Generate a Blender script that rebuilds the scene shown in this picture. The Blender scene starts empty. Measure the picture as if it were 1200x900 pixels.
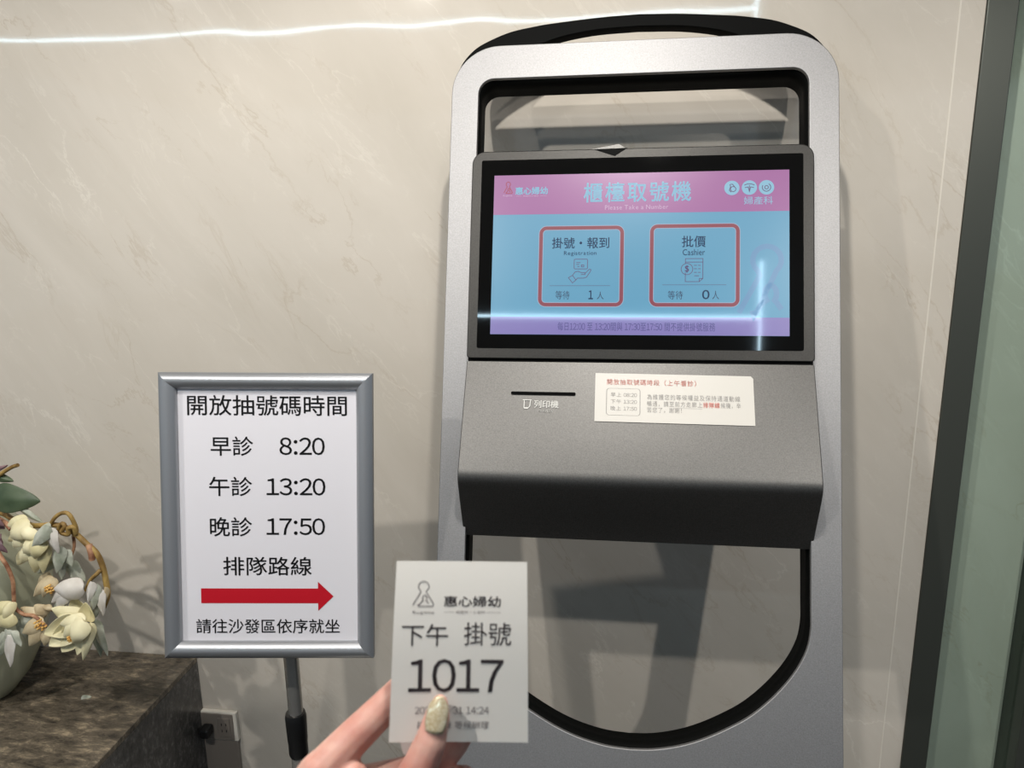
import bpy, bmesh, math, random
from mathutils import Vector, Matrix
V = Vector
SC = bpy.context.scene
COL = SC.collection
random.seed(7)

# ---------------------------------------------------------------- camera, world, lights
CAM = V((0.0, 0.0, 1.50))
cd = bpy.data.cameras.new('camera')
cd.sensor_width = 36.0; cd.lens = 27.0; cd.clip_start = 0.02
cd.dof.use_dof = True; cd.dof.focus_distance = 1.25; cd.dof.aperture_fstop = 11.0
cam = bpy.data.objects.new('camera', cd); COL.objects.link(cam)
CR = Matrix(((0.99093, -0.01545, 0.13352), (0.13358, 0.22317, -0.96558), (-0.01488, 0.97466, 0.2232)))
cam.matrix_world = Matrix.Translation(CAM) @ CR.to_4x4()
SC.camera = cam

SC.view_settings.view_transform = 'Standard'
SC.view_settings.look = 'None'
SC.view_settings.gamma = 1.0
SC.view_settings.use_curve_mapping = False
SC.view_settings.exposure = -0.18

w = bpy.data.worlds.new('world'); SC.world = w; w.use_nodes = True
w.node_tree.nodes['Background'].inputs['Color'].default_value = (0.74, 0.87, 1.0, 1)
w.node_tree.nodes['Background'].inputs['Strength'].default_value = 0.50

def spot(name, loc, target, power, deg, color=(1, .955, .895), radius=.02, blend=.5):
    l = bpy.data.lights.new(name, 'SPOT'); l.energy = power; l.color = color
    l.spot_size = math.radians(deg); l.spot_blend = blend; l.shadow_soft_size = radius
    o = bpy.data.objects.new(name, l); COL.objects.link(o)
    o.location = loc
    o.rotation_euler = (V(target) - V(loc)).to_track_quat('-Z', 'Y').to_euler()
    return o
CEIL = 2.42
LZ = CEIL - .015
spot('downlight_kiosk', (.00, .54, LZ), (.02, 1.36, .9), 60, 118)
spot('downlight_screen', (.12, .345, LZ), (.05, 1.4, 1.0), 9, 125)
spot('downlight_poster', (-.80, -.15, LZ), (-.80, 1.5, .75), 70, 88)
spot('downlight_beside', (-.50, .72, LZ), (-.45, 1.50, .9), 6, 118)
spot('downlight_door', (1.02, -.42, LZ), (1.02, 1.5, .45), 95, 72)
spot('downlight_vase', (-1.75, .10, LZ), (-1.35, 1.5, .45), 72, 95)

# ---------------------------------------------------------------- helpers
WALL = 1.60
def at(px, py, Y):
    d = CR @ V(((px - 600) / 900, -(py - 450) / 900, -1))
    return CAM + d * (Y / d.y)

class Frame:
    def __init__(s, o, x, n):
        s.o = V(o); s.x = V(x).normalized(); n = V(n)
        s.n = (n - s.x * n.dot(s.x)).normalized(); s.y = s.n.cross(s.x)
    def __call__(s, a, b, c=0.0):
        return s.o + s.x * a + s.y * b + s.n * c
KS = Frame((.03157, 1.28118, 1.42510), (1, 0, 0), (0, -.95456, .29801))       # kiosk face (screen plane)
KF = Frame((.03157, 1.23070, 1.25334), (1, 0, 0), (0, -.8433, .5374))          # sloping printer face
SG = Frame((-.534, 1.063, 1.036), (.9884, .1501, -.025), (.1521, -.9763, .154))  # poster sign
TK = Frame((-.089, .401, 1.243), (.9864, .1601, -.037), (.1639, -.9432, .2891))  # paper ticket

def col(r, g, b):
    f = lambda c: (c / 255 / 12.92) if c / 255 <= .04045 else ((c / 255 + .055) / 1.055) ** 2.4
    return (f(r), f(g), f(b), 1)

def mat(name, base, rough=.5, metal=0, spec=.5, coat=0, emit=None, estr=1.0, sss=0):
    m = bpy.data.materials.new(name); m.use_nodes = True
    b = m.node_tree.nodes['Principled BSDF']; I = b.inputs
    I['Base Color'].default_value = base; I['Roughness'].default_value = rough
    I['Metallic'].default_value = metal; I['Specular IOR Level'].default_value = spec
    I['Coat Weight'].default_value = coat; I['Coat Roughness'].default_value = .05
    if emit: I['Emission Color'].default_value = emit; I['Emission Strength'].default_value = estr
    if sss:
        I['Subsurface Weight'].default_value = sss; I['Subsurface Radius'].default_value = (1, .35, .2); I['Subsurface Scale'].default_value = .004
    return m

def nodes(m): return m.node_tree.nodes, m.node_tree.links, m.node_tree.nodes['Principled BSDF']
def nd(m, t, **k):
    n = m.node_tree.nodes.new(t)
    for a, b in k.items():
        if a in n.inputs: n.inputs[a].default_value = b
        else: setattr(n, a, b)
    return n
def noise_color(m, scale, c1, c2, lo=.35, hi=.65, detail=6, stretch=None, rot=None, distortion=0):
    N, L, B = nodes(m)
    tc = nd(m, 'ShaderNodeTexCoord'); mp = nd(m, 'ShaderNodeMapping')
    if stretch: mp.inputs['Scale'].default_value = stretch
    if rot: mp.inputs['Rotation'].default_value = rot
    nz = nd(m, 'ShaderNodeTexNoise', Scale=scale, Detail=detail, Distortion=distortion)
    r = nd(m, 'ShaderNodeValToRGB'); r.color_ramp.elements[0].position = lo; r.color_ramp.elements[1].position = hi
    r.color_ramp.elements[0].color = c1; r.color_ramp.elements[1].color = c2
    L.new(tc.outputs['Object'], mp.inputs[0]); L.new(mp.outputs[0], nz.inputs['Vector'])
    L.new(nz.outputs['Fac'], r.inputs[0]); L.new(r.outputs[0], B.inputs['Base Color'])
    return nz, r, mp
def bump(m, scale, strength, dist=.001, detail=3, coord='Object', target='Normal'):
    N, L, B = nodes(m)
    tc = nd(m, 'ShaderNodeTexCoord'); nz = nd(m, 'ShaderNodeTexNoise', Scale=scale, Detail=detail)
    bp = nd(m, 'ShaderNodeBump', Strength=strength, Distance=dist)
    L.new(tc.outputs[coord], nz.inputs['Vector']); L.new(nz.outputs['Fac'], bp.inputs['Height']); L.new(bp.outputs[0], B.inputs[target])
    return nz, bp

# ---- materials
def marble(name, base, alt, vein, light):
    m = mat(name, base, .045, spec=.5)
    N, L, B = nodes(m)
    tc = nd(m, 'ShaderNodeTexCoord')
    m0 = nd(m, 'ShaderNodeMapping'); m0.inputs['Rotation'].default_value = (0, math.radians(38), 0)
    mp = nd(m, 'ShaderNodeMapping'); mp.inputs['Scale'].default_value = (2.6, 1, .8)
    L.new(tc.outputs['Object'], m0.inputs[0]); L.new(m0.outputs[0], mp.inputs[0])
    n1 = nd(m, 'ShaderNodeTexNoise', Scale=1.6, Detail=7, Roughness=.62, Distortion=.5)
    r1 = nd(m, 'ShaderNodeValToRGB'); e = r1.color_ramp.elements
    e[0].position = .3; e[0].color = alt; e[1].position = .7; e[1].color = base
    L.new(mp.outputs[0], n1.inputs['Vector']); L.new(n1.outputs['Fac'], r1.inputs[0])
    def veins(scale, seed, wid, dist):
        mp2 = nd(m, 'ShaderNodeMapping'); mp2.inputs['Location'].default_value = (seed, seed * .7, seed * 1.3)
        L.new(mp.outputs[0], mp2.inputs[0])
        n = nd(m, 'ShaderNodeTexNoise', Scale=scale, Detail=9, Roughness=.6, Distortion=dist)
        L.new(mp2.outputs[0], n.inputs['Vector'])
        s = nd(m, 'ShaderNodeMath', operation='SUBTRACT'); s.inputs[1].default_value = .5
        a = nd(m, 'ShaderNodeMath', operation='ABSOLUTE')
        r = nd(m, 'ShaderNodeMapRange'); r.inputs['From Min'].default_value = 0; r.inputs['From Max'].default_value = wid
        r.inputs['To Min'].default_value = 1; r.inputs['To Max'].default_value = 0
        L.new(n.outputs['Fac'], s.inputs[0]); L.new(s.outputs[0], a.inputs[0]); L.new(a.outputs[0], r.inputs['Value'])
        # break the veins up so that they come and go
        n2 = nd(m, 'ShaderNodeTexNoise', Scale=scale * 1.3, Detail=3)
        mp3 = nd(m, 'ShaderNodeMapping'); mp3.inputs['Location'].default_value = (seed * 3, 4, seed)
        L.new(mp.outputs[0], mp3.inputs[0]); L.new(mp3.outputs[0], n2.inputs['Vector'])
        r2 = nd(m, 'ShaderNodeMapRange'); r2.inputs['From Min'].default_value = .48; r2.inputs['From Max'].default_value = .68
        L.new(n2.outputs['Fac'], r2.inputs['Value'])
        mu = nd(m, 'ShaderNodeMath', operation='MULTIPLY'); L.new(r.outputs[0], mu.inputs[0]); L.new(r2.outputs[0], mu.inputs[1])
        return mu.outputs[0]
    cur = r1.outputs[0]
    for (sc_, seed, wid, dist, c_, amt) in ((1.5, 3.1, .009, .3, vein, .38), (2.6, 8.7, .010, .5, vein, .34), (2.2, 15.3, .010, .4, light, .5), (5.0, 21.0, .012, .6, light, .3)):
        v = veins(sc_, seed, wid, dist)
        k = nd(m, 'ShaderNodeMath', operation='MULTIPLY'); k.inputs[1].default_value = amt; L.new(v, k.inputs[0])
        mx = nd(m, 'ShaderNodeMixRGB'); mx.inputs[2].default_value = c_
        L.new(k.outputs[0], mx.inputs[0]); L.new(cur, mx.inputs[1]); cur = mx.outputs[0]
    L.new(cur, B.inputs['Base Color'])
    # slightly wavy polish
    nz = nd(m, 'ShaderNodeTexNoise', Scale=2.8, Detail=1.5)
    bp = nd(m, 'ShaderNodeBump', Strength=1, Distance=.0022)
    L.new(tc.outputs['Object'], nz.inputs['Vector']); L.new(nz.outputs['Fac'], bp.inputs['Height'])
    L.new(bp.outputs[0], B.inputs['Normal'])
    return m
M = {}
M['marble'] = marble('polished_cream_marble', col(206, 199, 188), col(194, 187, 175), col(160, 141, 114), col(226, 221, 210))
M['grout'] = mat('pale_grout', col(214, 208, 196), .5)

def speckled(name, base, metal, rough, amount):
    m = mat(name, base, rough, metal)
    N, L, B = nodes(m)
    tc = nd(m, 'ShaderNodeTexCoord'); nz = nd(m, 'ShaderNodeTexNoise', Scale=520, Detail=2)
    mr = nd(m, 'ShaderNodeMapRange'); mr.inputs['From Min'].default_value = .3; mr.inputs['From Max'].default_value = .7
    mr.inputs['To Min'].default_value = 1 - amount; mr.inputs['To Max'].default_value = 1 + amount
    mx = nd(m, 'ShaderNodeMixRGB', blend_type='MULTIPLY'); mx.inputs[0].default_value = 1; mx.inputs[1].default_value = base
    L.new(tc.outputs['Object'], nz.inputs['Vector']); L.new(nz.outputs['Fac'], mr.inputs['Value']); L.new(mr.outputs[0], mx.inputs[2])
    L.new(mx.outputs[0], B.inputs['Base Color'])
    bp = nd(m, 'ShaderNodeBump', Strength=.25, Distance=.0004); L.new(nz.outputs['Fac'], bp.inputs['Height']); L.new(bp.outputs[0], B.inputs['Normal'])
    return m
M['silver'] = speckled('silver_metallic_paint', (.30, .298, .30, 1), .9, .58, .10)
M['graphite'] = speckled('graphite_metallic_paint', (.105, .103, .099, 1), .97, .47, .14)
M['bezel'] = speckled('dark_graphite_paint', (.042, .041, .039, 1), .95, .46, .14)
M['black'] = mat('matte_black_paint', (.0022, .0024, .0022, 1), .6, spec=.06)
M['gloss_black'] = mat('black_glass', (.003, .003, .003, 1), .03)
M['alu'] = mat('satin_aluminium', (.36, .37, .385, 1), .36, .7)
M['chrome'] = mat('chrome', (.60, .57, .52, 1), .26, .72)
M['plastic'] = mat('black_plastic', (.01, .01, .01, 1), .35)
M['poster'] = mat('white_poster_paper', col(215, 213, 218), .35, coat=.6)
M['ink'] = mat('black_ink', (.008, .008, .009, 1), .5)
M['red'] = mat('red_ink', col(178, 6, 28), .45)
M['label'] = mat('white_label', col(184, 181, 174), .45)
M['grey_ink'] = mat('grey_ink', col(132, 130, 126), .6)
M['pink_ink'] = mat('faded_red_ink', col(222, 152, 142), .6)
M['white_ink'] = mat('white_print', col(205, 205, 200), .5)
M['ticket'] = mat('thermal_paper', col(214, 210, 203), .55)
M['thermal'] = mat('thermal_print', col(48, 40, 42), .6)
M['thermal_faint'] = mat('faint_thermal_print', col(120, 112, 112), .6)
def screen(name, c, s=1.0): return mat(name, (0, 0, 0, 1), .33, spec=.45, coat=1, emit=col(*c), estr=s)
M['d_blue'] = screen('screen_blue', (98, 166, 200))
M['d_pink'] = screen('screen_pink', (170, 104, 164))
M['d_violet'] = screen('screen_violet', (138, 126, 192))
M['d_sky'] = screen('screen_pale_blue', (142, 196, 222))
M['d_white'] = screen('screen_white', (206, 176, 208))
M['d_red'] = screen('screen_red', (146, 62, 78))
M['d_rim'] = screen('screen_pale_rim', (160, 178, 205))
M['d_navy'] = screen('screen_navy', (38, 58, 92))
M['d_plum'] = screen('screen_plum', (98, 74, 116))
M['d_ghost'] = screen('screen_ghost', (108, 156, 197))
M['d_crimson'] = screen('screen_crimson', (165, 42, 78))
M['d_indigo'] = screen('screen_indigo', (78, 74, 138))
M['skin'] = mat('skin', col(206, 160, 144), .5, sss=.2)
noise_color(M['skin'], 45, col(190, 128, 114), col(208, 164, 148), .35, .65, 4)
bump(M['skin'], 420, .25, .0004, 4)
M['nail'] = mat('pearl_gold_polish', col(208, 192, 158), .16, .25, coat=1)
noise_color(M['nail'], 900, col(186, 166, 124), col(222, 210, 182), .3, .7, 3)
M['floor'] = mat('grey_floor_tile', col(52, 50, 48), .3)
noise_color(M['floor'], 3, col(46, 44, 42), col(60, 58, 55))
M['ceiling'] = mat('white_ceiling', col(205, 205, 208), .7)
M['plaster'] = mat('pale_plaster', col(150, 152, 158), .7)
M['dark_metal'] = mat('dark_bronze_metal', col(78, 81, 75), .4, .5)
M['led'] = mat('led_strip', (0, 0, 0, 1), .5, emit=(.62, .86, 1, 1), estr=30)
# tinted glass
g = bpy.data.materials.new('green_tinted_glass'); g.use_nodes = True; M['glass'] = g
nt = g.node_tree; nt.nodes.remove(nt.nodes['Principled BSDF'])
tr = nt.nodes.new('ShaderNodeBsdfTransparent'); tr.inputs[0].default_value = (.87, .93, .91, 1)
gl = nt.nodes.new('ShaderNodeBsdfGlossy'); gl.inputs['Roughness'].default_value = .03; gl.inputs['Color'].default_value = (.9, .95, .93, 1)
fr = nt.nodes.new('ShaderNodeFresnel'); fr.inputs[0].default_value = 1.5
geo = nt.nodes.new('ShaderNodeNewGeometry'); inv = nt.nodes.new('ShaderNodeMath'); inv.operation = 'SUBTRACT'; inv.inputs[0].default_value = 1; nt.links.new(geo.outputs['Backfacing'], inv.inputs[1])
mul = nt.nodes.new('ShaderNodeMath'); mul.operation = 'MULTIPLY'; nt.links.new(fr.outputs[0], mul.inputs[0]); nt.links.new(inv.outputs[0], mul.inputs[1])
mx = nt.nodes.new('ShaderNodeMixShader'); nt.links.new(mul.outputs[0], mx.inputs[0]); nt.links.new(tr.outputs[0], mx.inputs[1]); nt.links.new(gl.outputs[0], mx.inputs[2])
nt.links.new(mx.outputs[0], nt.nodes['Material Output'].inputs[0])
# dark stone of the counter
def stone(name, c1, c2, c3, sc_):
    m = mat(name, c1, .22)
    N, L, B = nodes(m)
    tc = nd(m, 'ShaderNodeTexCoord'); mp = nd(m, 'ShaderNodeMapping'); mp.inputs['Rotation'].default_value = (.2, .3, .6); mp.inputs['Scale'].default_value = (1, 2.6, 1.6)
    n1 = nd(m, 'ShaderNodeTexNoise', Scale=sc_, Detail=11, Roughness=.8, Distortion=.35)
    r = nd(m, 'ShaderNodeValToRGB'); E_ = r.color_ramp.elements
    E_[0].position = .36; E_[0].color = c1; E_[1].position = .68; E_[1].color = c3
    x = E_.new(.54); x.color = c2
    L.new(tc.outputs['Object'], mp.inputs[0]); L.new(mp.outputs[0], n1.inputs['Vector']); L.new(n1.outputs['Fac'], r.inputs[0]); L.new(r.outputs[0], B.inputs['Base Color'])
    return m
M['stone_top'] = stone('brown_veined_stone', col(52, 48, 43), col(104, 95, 82), col(172, 156, 130), 19)
M['stone_side'] = stone('dark_grey_stone', col(52, 51, 50), col(84, 82, 80), col(140, 138, 134), 26)
M['ceramic'] = mat('celadon_ceramic', col(150, 150, 122), .25)
noise_color(M['ceramic'], 4, col(152, 153, 128), col(176, 178, 156))
M['bark'] = mat('mustard_bark', col(150, 120, 62), .6)
noise_color(M['bark'], 40, col(112, 84, 40), col(178, 148, 84), stretch=(1, 1, .5)); bump(M['bark'], 160, .5, .002)
M['twig'] = mat('pinkish_twig', col(160, 112, 84), .6)
noise_color(M['twig'], 60, col(128, 82, 60), col(190, 146, 112))
def leafy(name, c1, c2, sc_=30):
    m = mat(name, col(*c1), .5); noise_color(m, sc_, col(*c1), col(*c2), .35, .65, 4); return m
M['cream'] = leafy('cream_petal', (206, 196, 150), (234, 226, 188), 18)
M['lilac'] = leafy('pale_lilac_petal', (200, 194, 184), (220, 215, 208))
M['sage'] = leafy('sage_leaf', (138, 144, 126), (184, 186, 172))
M['beige'] = leafy('beige_petal', (168, 150, 116), (208, 192, 158))
M['amber'] = leafy('amber_stamen', (196, 140, 62), (226, 188, 110), 120)
M['green'] = leafy('dark_green_leaf', (52, 68, 46), (84, 98, 72), 14)
M['plum'] = leafy('plum_bud', (96, 72, 78), (140, 112, 116))
M['outlet'] = mat('warm_grey_plastic', col(128, 120, 112), .4)
M['outlet_trim'] = mat('white_plastic', col(226, 220, 208), .35)

# ---- object makers
def link(name, me, m, parent=None, smooth=None):
    o = bpy.data.objects.new(name, me)
    if m is not None and not me.materials: me.materials.append(m)
    COL.objects.link(o)
    if parent is not None:
        base = V((0, 0, 0)); p = parent
        while p is not None: base = base + p.location; p = p.parent
        me.transform(Matrix.Translation(-base)); o.parent = parent
    if smooth is not None:
        me.shade_smooth(); me.set_sharp_from_angle(angle=math.radians(smooth))
    return o
def mesh(vs, fs):
    me = bpy.data.meshes.new('mesh'); me.from_pydata([tuple(v) for v in vs], [], fs); me.validate(); me.update()
    bm = bmesh.new(); bm.from_mesh(me); bmesh.ops.recalc_face_normals(bm, faces=bm.faces); bm.to_mesh(me); bm.free()
    return me
def thing(name, loc, label, cat, group=None):
    o = bpy.data.objects.new(name, None); COL.objects.link(o); o.location = loc; o.empty_display_size = .05
    o['label'] = label; o['category'] = cat
    if group: o['group'] = group
    return o
def tag(o, label, cat, group=None):
    o['label'] = label; o['category'] = cat
    if group: o['group'] = group
    return o
def struct(name, me, m, parent=None):
    o = link(name, me, m, parent)
    if parent is None: o['kind'] = 'structure'
    return o

def bevel_box(lo, hi, bev=.002, seg=2):
    bm = bmesh.new(); bmesh.ops.create_cube(bm, size=1)
    lo, hi = V(lo), V(hi)
    for v in bm.verts: v.co = V(((v.co.x + .5) * (hi.x - lo.x) + lo.x, (v.co.y + .5) * (hi.y - lo.y) + lo.y, (v.co.z + .5) * (hi.z - lo.z) + lo.z))
    if bev: bmesh.ops.bevel(bm, geom=list(bm.edges), offset=bev, segments=seg, affect='EDGES', profile=.5)
    me = bpy.data.meshes.new('mesh'); bm.to_mesh(me); bm.free(); return me

def rrect(x0, y0, x1, y1, r, n=8):
    """rounded rectangle outline; r = one radius or (top, bottom)"""
    rt, rb = r if isinstance(r, tuple) else (r, r)
    pts = []
    for cx, cy, a0, rr in ((x1 - rt, y1 - rt, 0, rt), (x0 + rt, y1 - rt, 90, rt), (x0 + rb, y0 + rb, 180, rb), (x1 - rb, y0 + rb, 270, rb)):
        for i in range(n + 1):
            a = math.radians(a0 + 90 * i / n); pts.append((cx + rr * math.cos(a), cy + rr * math.sin(a)))
    return pts
def spline(pts, n=6):
    """Catmull-Rom through 2D or 3D points"""
    P = [V(p) for p in pts]; P = [2 * P[0] - P[1]] + P + [2 * P[-1] - P[-2]]; out = []
    for i in range(1, len(P) - 2):
        a, b, c, d = P[i - 1], P[i], P[i + 1], P[i + 2]
        for k in range(n):
            t = k / n
            out.append(.5 * ((2 * b) + (c - a) * t + (2 * a - 5 * b + 4 * c - d) * t * t + (3 * b - a - 3 * c + d) * t ** 3))
    out.append(P[-2]); return out

def plate(outlines, thick, bev=0.0):
    """flat solid with holes, in XY, z from 0 to thick"""
    cu = bpy.data.curves.new('c', 'CURVE'); cu.dimensions = '2D'; cu.fill_mode = 'BOTH'
    cu.extrude = max(thick / 2 - bev, 0); cu.bevel_depth = bev; cu.bevel_resolution = 2; cu.offset = -bev
    for pts in outlines:
        s = cu.splines.new('POLY'); s.points.add(len(pts) - 1); s.use_cyclic_u = True
        for p, q in zip(s.points, pts): p.co = (q[0], q[1], 0, 1)
    return curve_mesh(cu, thick / 2)
def curve_mesh(cu, dz=0):
    o = bpy.data.objects.new('c', cu); COL.objects.link(o)
    me = bpy.data.meshes.new_from_object(o.evaluated_get(bpy.context.evaluated_depsgraph_get()))
    bpy.data.objects.remove(o); bpy.data.curves.remove(cu)
    me.materials.clear()
    bm = bmesh.new(); bm.from_mesh(me); bmesh.ops.remove_doubles(bm, verts=bm.verts, dist=1e-6)
    for v in bm.verts: v.co.z += dz
    bm.to_mesh(me); bm.free(); return me
def warp(me, f, c=0.0):
    for v in me.vertices: v.co = f(v.co.x, v.co.y, v.co.z + c)
    me.update(); return me

GLY = {}
def glyph(s, offset=0.0):
    k = (s, round(offset, 4))
    if k not in GLY:
        cu = bpy.data.curves.new('t', 'FONT'); cu.body = s; cu.size = 1; cu.resolution_u = 3; cu.offset = offset
        me = curve_mesh(cu)
        GLY[k] = ([tuple(v.co) for v in me.vertices], [tuple(p.vertices) for p in me.polygons]); bpy.data.meshes.remove(me)
    return GLY[k]
FULL = {c: chr(ord(c) + 0xFEE0) for c in '0123456789:/'}
def text(s, box, f, c=.0003, weight=0.0, m=None, parent=None, name='lettering', track=0.0, keep=False):
    """one line of lettering fitted into box (x0, y0, x1, y1) on frame f"""
    vs, fs, x = [], [], 0.0
    latin = all(ord(ch) < 256 and ch not in FULL for ch in s)
    for ch in ([s] if latin and not track else list(s)):
        if ch == ' ': x += .3 if not latin else .28; continue
        gv, gf = glyph(FULL.get(ch, ch), 0.0)
        gx0 = min(v[0] for v in gv); gx1 = max(v[0] for v in gv)
        if ch in FULL:
            adv = .30 if ch in ':' else (.42 if ch == '/' else .56); dx = x + (adv - (gx1 - gx0)) / 2 - gx0
        elif ord(ch[0]) < 256: adv = gx1 - gx0 + track + .06; dx = x - gx0
        else: adv = 1.0 + track; dx = x
        b = len(vs); vs += [(v[0] + dx, v[1]) for v in gv]; fs += [tuple(i + b for i in q) for q in gf]; x += adv
    if weight:
        v0, f0 = list(vs), list(fs); vs, fs = [], []
        for dx, dy in ((-weight, 0), (weight, 0), (0, weight), (0, -weight), (-weight * .7, -weight * .7), (weight * .7, weight * .7)):
            b = len(vs); vs += [(p[0] + dx, p[1] + dy) for p in v0]; fs += [tuple(i + b for i in q) for q in f0]
    x0 = min(v[0] for v in vs); x1 = max(v[0] for v in vs); y0 = min(v[1] for v in vs); y1 = max(v[1] for v in vs)
    sx = (box[2] - box[0]) / (x1 - x0); sy = (box[3] - box[1]) / (y1 - y0)
    W = [f(box[0] + (a - x0) * sx, box[1] + (b - y0) * sy, c) for a, b in vs]
    me = bpy.data.meshes.new('mesh'); me.from_pydata([tuple(v) for v in W], [], fs); me.update()
    return link(name, me, m, parent)

def strokes(lines, width, f, c, m, parent, name):
    """line drawing as flat ribbons on frame f"""
    vs, fs = [], []
    for pts in lines:
        P = [V((p[0], p[1])) for p in pts]; closed = (P[0] - P[-1]).length < 1e-6
        if closed: P = P[:-1]
        n = len(P); b = len(vs)
        for i, p in enumerate(P):
            a = P[i - 1] if (i > 0 or closed) else p; d = P[(i + 1) % n] if (i < n - 1 or closed) else p
            t1 = (p - a).normalized() if (p - a).length > 1e-9 else (d - p).normalized(); t2 = (d - p).normalized() if (d - p).length > 1e-9 else t1
            t = (t1 + t2); t = t.normalized() if t.length > 1e-6 else t1
            nn = V((-t.y, t.x)); k = 1 / max(.5, nn.dot(V((-t1.y, t1.x))))
            for s_ in (-1, 1): q = p + nn * (s_ * width / 2 * k); vs.append(f(q.x, q.y, c))
        for i in range(n if closed else n - 1):
            j = (i + 1) % n; fs.append((b + 2 * i, b + 2 * j, b + 2 * j + 1, b + 2 * i + 1))
    return link(name, mesh(vs, fs), m, parent)
def flat(pts, f, c, m, parent, name):
    me = plate([pts], 0); warp(me, f, c); return link(name, me, m, parent)
def circle(cx, cy, r, n=28, a0=0, a1=360): return [(cx + r * math.cos(math.radians(a0 + (a1 - a0) * i / n)), cy + r * math.sin(math.radians(a0 + (a1 - a0) * i / n))) for i in range(n + 1)]

def tube(pts, rad, n=10, caps=True):
    P = [V(p) for p in pts]; vs, fs = [], []
    R = rad if isinstance(rad, (list, tuple)) else [rad] * len(P)
    up = None
    for i, p in enumerate(P):
        t = (P[min(i + 1, len(P) - 1)] - P[max(i - 1, 0)]).normalized()
        if up is None: up = t.orthogonal().normalized()
        up = (up - t * up.dot(t)).normalized(); sd = t.cross(up)
        for k in range(n):
            a = 2 * math.pi * k / n; vs.append(p + (up * math.cos(a) + sd * math.sin(a)) * R[i])
    for i in range(len(P) - 1):
        for k in range(n): fs.append((i * n + k, i * n + (k + 1) % n, (i + 1) * n + (k + 1) % n, (i + 1) * n + k))
    if caps: fs.append(tuple(range(n))[::-1]); fs.append(tuple((len(P) - 1) * n + k for k in range(n)))
    return mesh(vs, fs)
def lathe(prof, cx, cy, n=48):
    vs, fs = [], []
    for r, z in prof:
        for k in range(n): a = 2 * math.pi * k / n; vs.append((cx + r * math.cos(a), cy + r * math.sin(a), z))
    for i in range(len(prof) - 1):
        for k in range(n): fs.append((i * n + k, i * n + (k + 1) % n, (i + 1) * n + (k + 1) % n, (i + 1) * n + k))
    fs.append(tuple(range(n))[::-1]); fs.append(tuple((len(prof) - 1) * n + k for k in range(n)))
    return mesh(vs, fs)

# ---------------------------------------------------------------- the setting
struct('floor', bevel_box((-9, -24, -.1), (8, 2.2, 0), 0), M['floor'])
struct('ceiling', bevel_box((-4, -4, CEIL), (3, 2.2, CEIL + .1), 0), M['ceiling'])
struct('wall_back', bevel_box((-4, WALL, 0), (.651, WALL + .12, CEIL), .0015), M['marble'])
struct('trim_1', bevel_box((.6055, WALL - .0006, 0), (.6085, WALL + .0005, CEIL), 0), M['grout'])
struct('trim_2', bevel_box((.6512, WALL - .004, 0), (.7045, WALL + .12, CEIL), .002), M['dark_metal'])
struct('trim_3', bevel_box((.882, WALL - .012, 0), (.96, WALL + .12, CEIL), .002), M['dark_metal'])
struct('window_1', bevel_box((.7045, WALL + .022, 0), (.882, WALL + .032, CEIL), 0), M['glass'])
struct('wall_behind_glass', bevel_box((.7046, WALL + .07, 0), (.8818, WALL + .12, CEIL), 0), M['marble'])
struct('wall_right', bevel_box((.96, WALL, 0), (3, WALL + .12, CEIL), 0), M['dark_metal'])
# thin LED strips let into the ceiling (seen as reflections in the polished wall and the screen)
def strip(a, b, wd):
    a, b = V(a), V(b); n = V((-(b - a).y, (b - a).x)).normalized() * wd / 2
    P = [a - n, b - n, b + n, a + n]
    vs = [(p.x, p.y, CEIL - .010) for p in P] + [(p.x, p.y, CEIL) for p in P]
    return link('ceiling_light_strip', mesh(vs, [(0, 1, 2, 3), (4, 5, 6, 7), (0, 1, 5, 4), (1, 2, 6, 5), (2, 3, 7, 6), (3, 0, 4, 7)]), M['led'])
tag(strip((-3.6, -.88), (.660, -.92), .008), 'long thin cool white LED strip crossing the ceiling along the marble wall', 'light strip')
tag(strip((.578, -.42), (.722, -1.32), .007), 'short thin cool white LED strip running toward the marble wall', 'light strip')

# ---------------------------------------------------------------- the ticket kiosk
kiosk = thing('ticket_kiosk', (.03157, .92, 0), 'tall silver and black self-service ticket kiosk leaning back before the marble wall', 'kiosk')
YB = -1.487
low = [(0, -.7865), (.037, -.784), (.0765, -.7755), (.1125, -.7625), (.15, -.7435), (.184, -.722), (.219, -.690), (.248, -.654), (.266, -.619), (.2722, -.588), (.2725, -.56)]
low = [(p.x, p.y) for p in spline(low, 4)]
low_open = [(x, y) for x, y in low] + [(.2725, -.40), (-.2725, -.40)] + [(-x, y) for x, y in reversed(low[1:])]
def opening(k): return rrect(-.2725 + k, -.02, .2725 - k, .3095 - k, .026)
outline = rrect(-.319, YB, .319, .368, (.082, .012), 12)
me = warp(plate([outline, opening(0), low_open], .008, .0012), KS, -.020)
link('front_panel', me, M['silver'], kiosk)['label'] = 'silver metallic front sheet'
me = warp(plate([rrect(-.316, YB + .004, .316, .365, (.079, .01), 12), opening(.0), low_open], .063), KS, -.083)
link('inner_frame', me, M['black'], kiosk)
ho = [(0, .454), (.0745, .451), (.15, .4445), (.18, .441), (.227, .4325), (.2625, .4195), (.292, .404), (.3125, .383), (.3225, .364), (.3255, .34), (.326, .30)]
hi = [(0, .4315), (.074, .4285), (.1345, .419), (.172, .407), (.20, .395), (.24, .372), (.268, .34), (.285, .30), (.288, .27)]
ho = [(p.x, p.y) for p in spline(ho, 4)]; hi = [(p.x, p.y) for p in spline(hi, 4)]
HB = -1.40
hoop = [(-x, y) for x, y in reversed(ho[1:])] + ho + [(.318, .2), (.318, HB), (.288, HB)] + list(reversed(hi)) + [(-x, y) for x, y in hi[1:]] + [(-.288, HB), (-.318, HB), (-.318, .2)]
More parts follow.
